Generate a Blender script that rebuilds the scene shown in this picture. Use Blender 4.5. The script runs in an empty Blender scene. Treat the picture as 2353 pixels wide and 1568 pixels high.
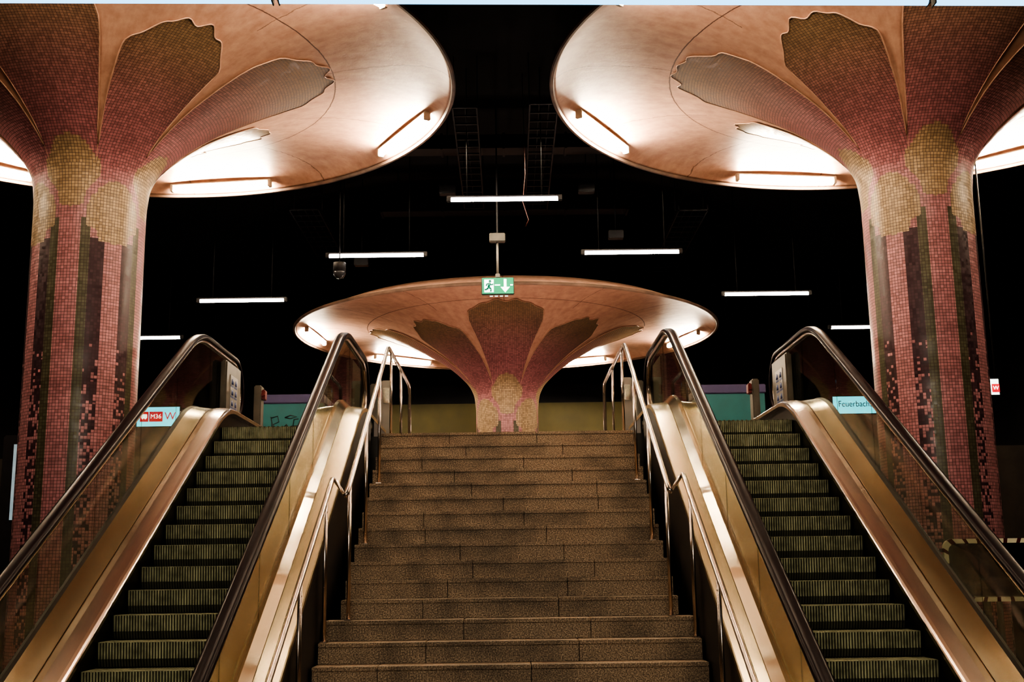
import bpy, bmesh, math, random
from mathutils import Vector, Matrix
random.seed(7)
Z0=2.465            # camera height above the platform
LZ=Z0+1.687         # upper landing level
SL=0.573            # incline slope
scene=bpy.context.scene
col=scene.collection
pi=math.pi

# ------------------------------------------------------------------ materials
def newmat(name):
    m=bpy.data.materials.new(name); m.use_nodes=True
    nt=m.node_tree; b=nt.nodes['Principled BSDF']
    return m,nt,b
def N(nt,t,**k):
    n=nt.nodes.new(t)
    for a,v in k.items(): setattr(n,a,v)
    return n
def L(nt,a,b): nt.links.new(a,b)
def basic(name,c,rough=.5,metal=0,var=.25,scale=6,emit=None,es=0,bump=0,stretch=(1,1,1),spec=None,wave=0,ior=None):
    m,nt,b=newmat(name)
    tc=N(nt,'ShaderNodeTexCoord'); mp=N(nt,'ShaderNodeMapping'); mp.inputs['Scale'].default_value=stretch
    nz=N(nt,'ShaderNodeTexNoise'); nz.inputs['Scale'].default_value=scale; nz.inputs['Detail'].default_value=5
    L(nt,tc.outputs['Object'],mp.inputs[0]); L(nt,mp.outputs[0],nz.inputs['Vector'])
    cr=N(nt,'ShaderNodeValToRGB'); L(nt,nz.outputs['Fac'],cr.inputs[0])
    cr.color_ramp.elements[0].position=.3; cr.color_ramp.elements[1].position=.7
    cr.color_ramp.elements[0].color=(*[x*(1-var) for x in c],1)
    cr.color_ramp.elements[1].color=(*[min(1,x*(1+var)) for x in c],1)
    L(nt,cr.outputs[0],b.inputs['Base Color'])
    b.inputs['Roughness'].default_value=rough; b.inputs['Metallic'].default_value=metal
    if spec is not None: b.inputs['Specular IOR Level'].default_value=spec
    if ior is not None: b.inputs['IOR'].default_value=ior
    if emit: 
        b.inputs['Emission Color'].default_value=(*emit,1); b.inputs['Emission Strength'].default_value=es
    if bump:
        bp=N(nt,'ShaderNodeBump'); bp.inputs['Strength'].default_value=bump; bp.inputs['Distance'].default_value=.02
        L(nt,nz.outputs['Fac'],bp.inputs['Height']); L(nt,bp.outputs[0],b.inputs['Normal'])
    if wave:   # gentle sheet-metal waviness
        n2=N(nt,'ShaderNodeTexNoise'); n2.inputs['Scale'].default_value=1.3; n2.inputs['Detail'].default_value=1; L(nt,tc.outputs['Object'],n2.inputs['Vector'])
        bp=N(nt,'ShaderNodeBump'); bp.inputs['Strength'].default_value=1; bp.inputs['Distance'].default_value=wave
        L(nt,n2.outputs['Fac'],bp.inputs['Height']); L(nt,bp.outputs[0],b.inputs['Normal'])
    return m
def lampmat(name,c,s):
    m=bpy.data.materials.new(name); m.use_nodes=True; nt=m.node_tree
    nt.nodes.remove(nt.nodes['Principled BSDF'])
    e=N(nt,'ShaderNodeEmission'); e.inputs[0].default_value=(*c,1); e.inputs[1].default_value=s
    L(nt,e.outputs[0],nt.nodes['Material Output'].inputs[0]); return m

# mosaic
def mosaic():
    m,nt,b=newmat('mosaic_tiles')
    uv=N(nt,'ShaderNodeUVMap'); uv.uv_map='UVMap'
    at=N(nt,'ShaderNodeAttribute'); at.attribute_name='Col'
    fl=N(nt,'ShaderNodeVectorMath',operation='FLOOR'); L(nt,uv.outputs[0],fl.inputs[0])
    wn=N(nt,'ShaderNodeTexWhiteNoise',noise_dimensions='2D'); L(nt,fl.outputs[0],wn.inputs['Vector'])
    mr=N(nt,'ShaderNodeMapRange'); mr.inputs['To Min'].default_value=.74; mr.inputs['To Max'].default_value=1.24
    L(nt,wn.outputs['Value'],mr.inputs['Value'])
    tc=N(nt,'ShaderNodeTexCoord'); gz=N(nt,'ShaderNodeTexNoise'); gz.inputs['Scale'].default_value=1.1; gz.inputs['Detail'].default_value=4; L(nt,tc.outputs['Object'],gz.inputs['Vector'])
    gm=N(nt,'ShaderNodeMapRange'); gm.inputs['From Min'].default_value=.3; gm.inputs['From Max'].default_value=.7; gm.inputs['To Min'].default_value=.78; gm.inputs['To Max'].default_value=1.12; L(nt,gz.outputs['Fac'],gm.inputs[0])
    mu=N(nt,'ShaderNodeMath',operation='MULTIPLY'); L(nt,mr.outputs[0],mu.inputs[0]); L(nt,gm.outputs[0],mu.inputs[1])
    sc=N(nt,'ShaderNodeVectorMath',operation='SCALE'); L(nt,at.outputs['Color'],sc.inputs[0]); L(nt,mu.outputs[0],sc.inputs['Scale'])
    fr=N(nt,'ShaderNodeVectorMath',operation='FRACTION'); L(nt,uv.outputs[0],fr.inputs[0])
    sb=N(nt,'ShaderNodeVectorMath',operation='SUBTRACT'); sb.inputs[1].default_value=(.5,.5,.5); L(nt,fr.outputs[0],sb.inputs[0])
    ab=N(nt,'ShaderNodeVectorMath',operation='ABSOLUTE'); L(nt,sb.outputs[0],ab.inputs[0])
    sp=N(nt,'ShaderNodeSeparateXYZ'); L(nt,ab.outputs[0],sp.inputs[0])
    mx=N(nt,'ShaderNodeMath',operation='MAXIMUM'); L(nt,sp.outputs[0],mx.inputs[0]); L(nt,sp.outputs[1],mx.inputs[1])
    gt=N(nt,'ShaderNodeMath',operation='GREATER_THAN'); gt.inputs[1].default_value=.44; L(nt,mx.outputs[0],gt.inputs[0])
    mix=N(nt,'ShaderNodeMix',data_type='RGBA'); L(nt,gt.outputs[0],mix.inputs[0]); L(nt,sc.outputs[0],mix.inputs[6])
    mix.inputs[7].default_value=(.045,.026,.026,1)
    L(nt,mix.outputs[2],b.inputs['Base Color'])
    r=N(nt,'ShaderNodeMapRange'); r.inputs['To Min'].default_value=.28; r.inputs['To Max'].default_value=.5
    L(nt,wn.outputs['Value'],r.inputs['Value']); L(nt,r.outputs[0],b.inputs['Roughness'])
    b.inputs['Specular IOR Level'].default_value=.4
    bp=N(nt,'ShaderNodeBump',invert=True); bp.inputs['Strength'].default_value=.25; bp.inputs['Distance'].default_value=.01
    L(nt,gt.outputs[0],bp.inputs['Height']); L(nt,bp.outputs[0],b.inputs['Normal'])
    return m
M_mos=mosaic()

def concrete(sring):
    m,nt,b=newmat('pink_concrete_shell')
    uv=N(nt,'ShaderNodeUVMap'); uv.uv_map='UVMap'
    mp=N(nt,'ShaderNodeMapping'); mp.inputs['Scale'].default_value=(10,2.2,1); mp.inputs['Rotation'].default_value=(0,0,.25); L(nt,uv.outputs[0],mp.inputs[0])
    n1=N(nt,'ShaderNodeTexNoise'); n1.inputs['Scale'].default_value=1.1; n1.inputs['Detail'].default_value=9; n1.inputs['Roughness'].default_value=.6; L(nt,mp.outputs[0],n1.inputs['Vector'])
    tc=N(nt,'ShaderNodeTexCoord')
    n2=N(nt,'ShaderNodeTexNoise'); n2.inputs['Scale'].default_value=7; n2.inputs['Detail'].default_value=9; n2.inputs['Roughness'].default_value=.65; L(nt,tc.outputs['Object'],n2.inputs['Vector'])
    mm=N(nt,'ShaderNodeMath',operation='ADD'); L(nt,n1.outputs['Fac'],mm.inputs[0]); L(nt,n2.outputs['Fac'],mm.inputs[1])
    cr=N(nt,'ShaderNodeValToRGB'); 
    h=N(nt,'ShaderNodeMath',operation='MULTIPLY'); h.inputs[1].default_value=.5; L(nt,mm.outputs[0],h.inputs[0]); L(nt,h.outputs[0],cr.inputs[0])
    cr.color_ramp.elements[0].position=.34; cr.color_ramp.elements[1].position=.64
    cr.color_ramp.elements[0].color=(.42,.225,.165,1); cr.color_ramp.elements[1].color=(.62,.375,.28,1)
    sp=N(nt,'ShaderNodeSeparateXYZ'); L(nt,uv.outputs[0],sp.inputs[0])
    wob=N(nt,'ShaderNodeMath',operation='MULTIPLY_ADD'); wob.inputs[1].default_value=.03; L(nt,n2.outputs['Fac'],wob.inputs[0]); L(nt,sp.outputs[1],wob.inputs[2])
    s=N(nt,'ShaderNodeMath',operation='SUBTRACT'); s.inputs[1].default_value=sring+.015; L(nt,wob.outputs[0],s.inputs[0])
    a=N(nt,'ShaderNodeMath',operation='ABSOLUTE'); L(nt,s.outputs[0],a.inputs[0])
    lt=N(nt,'ShaderNodeMath',operation='LESS_THAN'); lt.inputs[1].default_value=.008; L(nt,a.outputs[0],lt.inputs[0])
    wu=N(nt,'ShaderNodeMath',operation='MULTIPLY_ADD'); wu.inputs[1].default_value=.05; L(nt,n2.outputs['Fac'],wu.inputs[0]); L(nt,sp.outputs[0],wu.inputs[2])
    fr=N(nt,'ShaderNodeMath',operation='FRACT'); L(nt,wu.outputs[0],fr.inputs[0])
    l2=N(nt,'ShaderNodeMath',operation='LESS_THAN'); l2.inputs[1].default_value=.009; L(nt,fr.outputs[0],l2.inputs[0])
    g2=N(nt,'ShaderNodeMath',operation='GREATER_THAN'); g2.inputs[1].default_value=sring-.3; L(nt,sp.outputs[1],g2.inputs[0])
    m2=N(nt,'ShaderNodeMath',operation='MULTIPLY'); L(nt,l2.outputs[0],m2.inputs[0]); L(nt,g2.outputs[0],m2.inputs[1])
    m3=N(nt,'ShaderNodeMath',operation='MULTIPLY'); m3.inputs[1].default_value=.7; L(nt,m2.outputs[0],m3.inputs[0])
    m4=N(nt,'ShaderNodeMath',operation='MAXIMUM'); L(nt,m3.outputs[0],m4.inputs[0]); L(nt,lt.outputs[0],m4.inputs[1])
    mix=N(nt,'ShaderNodeMix',data_type='RGBA'); L(nt,m4.outputs[0],mix.inputs[0]); L(nt,cr.outputs[0],mix.inputs[6]); mix.inputs[7].default_value=(.12,.05,.035,1)
    L(nt,mix.outputs[2],b.inputs['Base Color']); b.inputs['Roughness'].default_value=.5
    bp=N(nt,'ShaderNodeBump'); bp.inputs['Strength'].default_value=.35; bp.inputs['Distance'].default_value=.02
    L(nt,h.outputs[0],bp.inputs['Height']); L(nt,bp.outputs[0],b.inputs['Normal'])
    return m

def granite():
    m,nt,b=newmat('brown_granite')
    tc=N(nt,'ShaderNodeTexCoord')
    n1=N(nt,'ShaderNodeTexNoise'); n1.inputs['Scale'].default_value=84; n1.inputs['Detail'].default_value=4; n1.inputs['Roughness'].default_value=.85; L(nt,tc.outputs['Object'],n1.inputs['Vector'])
    n2=N(nt,'ShaderNodeTexNoise'); n2.inputs['Scale'].default_value=1.6; n2.inputs['Detail'].default_value=6; L(nt,tc.outputs['Object'],n2.inputs['Vector'])
    cr=N(nt,'ShaderNodeValToRGB'); L(nt,n1.outputs['Fac'],cr.inputs[0])
    e=cr.color_ramp.elements; e[0].position=.39; e[0].color=(.045,.031,.022,1); e[1].position=.63; e[1].color=(.62,.47,.325,1)
    x=e.new(.5); x.color=(.23,.162,.108,1)
    c2=N(nt,'ShaderNodeValToRGB'); L(nt,n2.outputs['Fac'],c2.inputs[0]); c2.color_ramp.elements[0].position=.38; c2.color_ramp.elements[0].color=(.5,.5,.5,1); c2.color_ramp.elements[1].position=.54
    mix=N(nt,'ShaderNodeMix',data_type='RGBA',blend_type='MULTIPLY'); mix.inputs[0].default_value=1
    L(nt,cr.outputs[0],mix.inputs[6]); L(nt,c2.outputs[0],mix.inputs[7]); L(nt,mix.outputs[2],b.inputs['Base Color'])
    b.inputs['Roughness'].default_value=.6
    return m
def glassmat():
    m=bpy.data.materials.new('balustrade_glass'); m.use_nodes=True; nt=m.node_tree; nt.nodes.remove(nt.nodes['Principled BSDF'])
    t=N(nt,'ShaderNodeBsdfTransparent'); t.inputs[0].default_value=(.76,.76,.70,1)
    g=N(nt,'ShaderNodeBsdfGlossy'); g.inputs['Roughness'].default_value=.02
    lw=N(nt,'ShaderNodeLayerWeight'); lw.inputs[0].default_value=.5
    pw=N(nt,'ShaderNodeMath',operation='POWER'); pw.inputs[1].default_value=4; L(nt,lw.outputs['Facing'],pw.inputs[0])
    ml=N(nt,'ShaderNodeMath',operation='MULTIPLY_ADD'); ml.inputs[1].default_value=.30; ml.inputs[2].default_value=.03; L(nt,pw.outputs[0],ml.inputs[0])
    d=N(nt,'ShaderNodeBsdfDiffuse'); d.inputs[0].default_value=(.4,.38,.3,1)
    tc=N(nt,'ShaderNodeTexCoord'); nz=N(nt,'ShaderNodeTexNoise'); nz.inputs['Scale'].default_value=3; nz.inputs['Detail'].default_value=7; L(nt,tc.outputs['Object'],nz.inputs['Vector'])
    mr=N(nt,'ShaderNodeMapRange'); mr.inputs['From Min'].default_value=.45; mr.inputs['From Max'].default_value=.8; mr.inputs['To Min'].default_value=.001; mr.inputs['To Max'].default_value=.02; L(nt,nz.outputs['Fac'],mr.inputs[0])
    m1=N(nt,'ShaderNodeMixShader'); L(nt,mr.outputs[0],m1.inputs[0]); L(nt,t.outputs[0],m1.inputs[1]); L(nt,d.outputs[0],m1.inputs[2])
    m2=N(nt,'ShaderNodeMixShader'); L(nt,ml.outputs[0],m2.inputs[0]); L(nt,m1.outputs[0],m2.inputs[1]); L(nt,g.outputs[0],m2.inputs[2])
    L(nt,m2.outputs[0],nt.nodes['Material Output'].inputs[0]); return m

M_gran=granite(); M_glass=glassmat()
M_gold=basic('brushed_champagne_steel',(.64,.54,.36),.22,1,.035,4,stretch=(60,1.2,1.2),wave=.012)
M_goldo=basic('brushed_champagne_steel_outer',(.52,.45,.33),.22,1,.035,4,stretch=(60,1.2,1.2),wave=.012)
M_pink=basic('rosy_brushed_steel',(.46,.38,.33),.22,1,.035,4,stretch=(60,1.2,1.2),wave=.012)
M_steel=basic('polished_steel',(.66,.57,.43),.20,1,.04,4,stretch=(60,1.2,1.2),wave=.012)
M_guide=basic('handrail_guide_steel',(.30,.24,.20),.25,1,.1,8)
M_rail=basic('satin_steel_tube',(.48,.39,.33),.26,1,.1,10)
M_dark=basic('black_skirt_steel',(.02,.017,.014),.4,.6,.3,8)
M_clad=basic('dark_cladding_panel',(.012,.009,.007),.5,.2,.3,3)
M_rub=basic('black_rubber',(.008,.004,.006),.30,0,.2,12,spec=.25,ior=1.22)
M_step=basic('escalator_aluminium',(.36,.355,.23),.45,.2,.5,9)
M_stepm=basic('escalator_riser_shade',(.08,.078,.052),.6,.2,.4,7)  # shade at the riser foot put into the colour; comb plate shares it
M_stepd=basic('escalator_step_body',(.013,.013,.010),.6,.2,.3,7)
M_black=basic('black_ceiling_paint',(.003,.003,.004),.9,0,.3,2)
M_wall=basic('dark_wall_plaster',(.006,.006,.009),.9,0,.3,2)
M_floor=basic('dark_stone_floor',(.03,.025,.02),.5,0,.3,4)
M_metal=basic('dark_tray_metal',(.010,.009,.012),.6,.3,.3,8)
M_duct=basic('duct_sheet_metal',(.011,.0105,.014),.5,.4,.3,8)
M_grey=basic('grey_painted_metal',(.09,.08,.065),.45,.3,.15,6)
M_cap=basic('lamp_end_fitting',(.45,.36,.28),.5,0,.1,6)
M_lgrey=basic('light_grey_plastic',(.17,.155,.135),.5,0,.1,6)
M_teal=basic('teal_panel',(.0,.075,.08),.55,0,.12,3)
M_purple=basic('purple_fascia',(.025,.016,.07),.5,0,.1,3)
M_olive=basic('olive_wall_panel',(.06,.05,.014),.7,0,.2,2)
M_red=basic('red_plastic',(.11,.004,.005),.4,0,.1,6)
M_white=basic('white_enamel',(.17,.165,.16),.4,0,.05,6)
M_cream=basic('cream_reflective_band',(.95,.88,.64),.4,0,.05,6)
M_dred=basic('dark_red_band',(.10,.015,.015),.4,0,.05,6)
M_blue=basic('blue_sticker',(.03,.05,.14),.5,0,.05,6)
M_ink=basic('black_ink',(.004,.004,.006),.6,0,.05,6)
M_edge=basic('pale_petal_edging',(.50,.30,.22),.6,0,.2,9)
M_rim=basic('rim_concrete_edge',(.16,.095,.07),.6,0,.35,4)
M_mirror=basic('convex_mirror_face',(.10,.11,.12),.12,1,.1,2)
M_orange=basic('orange_cable_sheath',(.05,.006,.003),.5,0,.1,6)
M_tube=lampmat('canopy_tube_light',(1,.84,.60),340)
M_tubeg=lampmat('canopy_tube_light_soft',(1,.84,.62),170)
M_tubef=lampmat('canopy_tube_light_landing',(1,.83,.60),360)
M_up=lampmat('fill_uplight_glow',(1,.72,.57),150)  # glow of the fill lights added near the far column
M_tube2=lampmat('ceiling_tube_light',(1,.90,.82),28)
M_tube3=lampmat('platform_tube_light',(.26,.64,1),2.6)
M_tube4=lampmat('added_fill_tube',(1,.88,.70),145)  # for the unseen tubes added to light the stairs
M_green=basic('exit_green',(0,.20,.10),.5,0,.03,3,emit=(0,.46,.19),es=.62)
M_dgreen=basic('exit_figure_green',(0,.12,.08),.5,0,.03,3,emit=(0,.20,.10),es=.45)
M_wlit=basic('lit_white',(.8,.8,.8),.5,0,.03,3,emit=(.85,1,.95),es=2.4)
M_cyan=basic('lit_sign_face',(.05,.25,.3),.5,0,.03,3,emit=(.06,.62,.82),es=3.0)
M_redlit=basic('lit_red_sign',(.6,.02,.04),.5,0,.03,3,emit=(.75,.02,.04),es=.9)
M_blit=basic('lit_screen',(.4,.5,.55),.4,0,.5,3,emit=(.35,.55,.65),es=.35)

# ------------------------------------------------------------------ helpers
def top(o,label,cat,group=None):
    o['label']=label; o['category']=cat
    if group: o['group']=group
    return o
def empty(name,loc,label,cat,group=None):
    o=bpy.data.objects.new(name,None); o.location=loc; o.empty_display_size=.2
    col.objects.link(o); return top(o,label,cat,group)
def obj(name,bm,mats,parent=None,origin=None,smooth=False,norm=True):
    """bm in world coords"""
    if norm: bmesh.ops.recalc_face_normals(bm,faces=bm.faces)
    if parent is not None and origin is None: origin=wloc(parent)
    if origin is None: origin=(0,0,0)
    org=Vector(origin)
    for v in bm.verts: v.co-=org
    if smooth:
        for f in bm.faces: f.smooth=True
    me=bpy.data.meshes.new(name); bm.to_mesh(me); bm.free()
    if not isinstance(mats,(list,tuple)): mats=[mats]
    for m in mats: me.materials.append(m)
    o=bpy.data.objects.new(name,me); col.objects.link(o)
    if parent is not None:
        o.parent=parent; o.location=org-wloc(parent)
    else: o.location=org
    return o
def wloc(o):
    v=Vector(o.location)
    p=o.parent
    while p: v+=p.location; p=p.parent
    return v
def box(bm,x0,x1,y0,y1,z0,z1,mi=0):
    if x0>x1:x0,x1=x1,x0
    vs=[bm.verts.new(p) for p in [(x0,y0,z0),(x1,y0,z0),(x1,y1,z0),(x0,y1,z0),(x0,y0,z1),(x1,y0,z1),(x1,y1,z1),(x0,y1,z1)]]
    for f in [(3,2,1,0),(4,5,6,7),(0,1,5,4),(1,2,6,5),(2,3,7,6),(3,0,4,7)]:
        fc=bm.faces.new([vs[i] for i in f]); fc.material_index=mi
def bbox(bm,x0,x1,y0,y1,z0,z1,bev=.01,mi=0):
    t=bmesh.new(); box(t,x0,x1,y0,y1,z0,z1,mi)
    bmesh.ops.bevel(t,geom=t.edges[:],offset=bev,segments=2,affect='EDGES')
    merge(bm,t,mi)
def merge(bm,t,mi=None):
    mp={}
    for v in t.verts: mp[v]=bm.verts.new(v.co)
    for f in t.faces:
        try:
            nf=bm.faces.new([mp[v] for v in f.verts]); nf.material_index=f.material_index if mi is None else mi; nf.smooth=f.smooth
        except ValueError: pass
    t.free()
def tube(bm,pts,r,seg=10,mi=0,cap=True):
    pts=[Vector(p) for p in pts]; rings=[]; up=None
    for i,p in enumerate(pts):
        if i==0: t=(pts[1]-p)
        elif i==len(pts)-1: t=(p-pts[i-1])
        else: t=(pts[i+1]-p).normalized()+(p-pts[i-1]).normalized()
        t.normalize()
        if up is None:
            a=Vector((0,0,1)) if abs(t.z)<.9 else Vector((1,0,0)); up=t.cross(a).normalized()
        else:
            up=(up-t*up.dot(t)).normalized()
        w=t.cross(up)
        rings.append([bm.verts.new(p+(up*math.cos(2*pi*k/seg)+w*math.sin(2*pi*k/seg))*r) for k in range(seg)])
    for i in range(len(rings)-1):
        for k in range(seg):
            f=bm.faces.new([rings[i][k],rings[i][(k+1)%seg],rings[i+1][(k+1)%seg],rings[i+1][k]]); f.material_index=mi; f.smooth=True
    if cap:
        f=bm.faces.new(rings[0][::-1]); f.material_index=mi
        f=bm.faces.new(rings[-1]); f.material_index=mi
def interp(tab,x):
    if x<=tab[0][0]: return tab[0][1]
    for (a,b),(c,d) in zip(tab,tab[1:]):
        if x<=c: return b+(d-b)*(x-a)/(c-a)
    return tab[-1][1]
def textobj(name,s,size,loc,mat,parent,ext=.002,sx=1):
    cu=bpy.data.curves.new(name,'FONT'); cu.body=s; cu.size=size; cu.extrude=ext; cu.align_x='CENTER'; cu.align_y='CENTER'
    t=bpy.data.objects.new(name+'_tmp',cu); col.objects.link(t)
    bpy.context.view_layer.update()
    me=bpy.data.meshes.new_from_object(t.evaluated_get(bpy.context.evaluated_depsgraph_get()))
    bpy.data.objects.remove(t)
    me.transform(Matrix.Diagonal((sx,1,1,1))); me.transform(Matrix.Rotation(pi/2,4,'X'))
    me.materials.clear(); me.materials.append(mat)
    o=bpy.data.objects.new(name,me); col.objects.link(o); o.parent=parent
    o.location=Vector(loc)-wloc(parent); return o
def struct(o): o['kind']='structure'; return o
def copy_thing(o,loc,rz=0,group=None):
    n=o.copy(); n.location=loc; n.rotation_euler=(0,0,rz); col.objects.link(n)
    for c in o.children:
        k=c.copy(); k.parent=n; col.objects.link(k)
    return n

# ------------------------------------------------------------------ room shell
def rbox(name,a,mat):
    bm=bmesh.new(); box(bm,*a); c=((a[0]+a[1])/2,(a[2]+a[3])/2,a[4])
    return struct(obj(name,bm,mat,origin=c))
rbox('floor',(-12,12,-9,16.6,-.2,0),M_floor)
bm=bmesh.new(); box(bm,-4.0,4.0,14.5,16.6,0,LZ); box(bm,-12,12,16.6,31,0,LZ)
struct(obj('floor',bm,M_floor,origin=(0,20,0)))
CZ=9.6; CR=CZ-.002
rbox('ceiling',(-12,12,-9,31,CZ,CZ+.2),M_black)
rbox('wall_back',(-12,12,31,31.2,0,CZ),M_wall)
rbox('wall_left',(-12.2,-12,-9,31,0,CZ),M_wall)
rbox('wall_right',(12,12.2,-9,31,0,CZ),M_wall)
rbox('wall_front',(-12,12,-9.2,-9,0,CZ),M_wall)
rbox('trim_1',(-4.4,4.6,30.9,31,LZ,LZ+2.75),M_olive)

# ------------------------------------------------------------------ flower columns
P=[(.65,-1.95),(.65,-1.75),(.66,-1.55),(.70,-1.3),(.83,-1.05),(1.15,-.74),(1.57,-.45),(2.2,-.13),(2.85,.08),(3.5,.17),(4.0,.17),(4.25,.11),(4.42,.0)]
dense=[]
for i in range(1,len(P)-1):
    p0,p1,p2=P[i-1],P[i],P[i+1]; p3=P[i+2] if i+2<len(P) else (2*P[i+1][0]-P[i][0],2*P[i+1][1]-P[i][1])
    for k in range(14):
        t=k/14
        q=[.5*((2*p1[j])+(-p0[j]+p2[j])*t+(2*p0[j]-5*p1[j]+4*p2[j]-p3[j])*t*t+(-p0[j]+3*p1[j]-3*p2[j]+p3[j])*t**3) for j in (0,1)]
        dense.append(q)
dense.append(list(P[-1]))
S=[0]
for a,b in zip(dense,dense[1:]): S.append(S[-1]+math.hypot(b[0]-a[0],b[1]-a[1]))
def prof(s):
    s=max(0,min(S[-1],s))
    lo=0
    for i in range(len(S)-1):
        if S[i+1]>=s: lo=i;break
    t=(s-S[lo])/(S[lo+1]-S[lo]+1e-9); a,b=dense[lo],dense[lo+1]
    r=a[0]+(b[0]-a[0])*t; z=a[1]+(b[1]-a[1])*t
    d=math.hypot(b[0]-a[0],b[1]-a[1])+1e-9
    return r,z,(b[0]-a[0])/d,(b[1]-a[1])/d
def s_of_r(r):
    for i in range(len(S)-1):
        if dense[i+1][0]>=r and dense[i][0]<r: return S[i]+(r-dense[i][0])/(dense[i+1][0]-dense[i][0])*(S[i+1]-S[i])
    return 0
SJ=s_of_r(.705); SR=s_of_r(2.93)
M_conc=concrete(SR)
NT=112; TS=2*pi*.65/NT
PINK=(.46,.21,.225); MAR=(.065,.032,.042); OLI=(.10,.095,.06); YEL=(.43,.30,.185); PB=(.40,.165,.18); PT=(.25,.165,.10)
UW=[(-1.80,0),(-1.77,12),(-1.6,15),(-1.5,22),(-1.42,27),(-1.3,28),(-1.22,25),(-1.17,19),(-1.13,19),(-1.08,13),(-1.05,13),(-1.0,7),(-.98,0)]
LW=[(-2.22,0),(-2.2,16),(-2.06,19),(-2.04,28),(-1.85,29),(-1.75,28),(-1.66,25),(-1.62,20),(-1.56,19),(-1.52,13),(-1.48,11),(-1.45,0)]
def hsh(a,b): 
    x=math.sin(a*127.1+b*311.7)*43758.5453; return x-math.floor(x)
def mcol(azd,z,r,tip,u,v):
    d=((azd+45)%90)-45; e=45-abs(d)
    if z>-1.80 and abs(d)<interp(UW,z): return YEL
    if -2.22<z<-1.45 and e<interp(LW,z): return YEL
    if z>-1.45:
        t=min(1,max(0,(r-.85)/(tip-1.0))); t=t*t*(3-2*t)
        return tuple(PB[i]+(PT[i]-PB[i])*t for i in range(3))
    if z<-1.93 and 11<=abs(d)<21: return OLI
    if z<-2.17 and 21<=abs(d)<36:
        p=interp([(-4.6,.45),(-3.4,1)],z)
        return MAR if hsh(math.floor(u),math.floor(v))<p else PINK
    if z<-1.45:
        return PINK
    return PB
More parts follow.
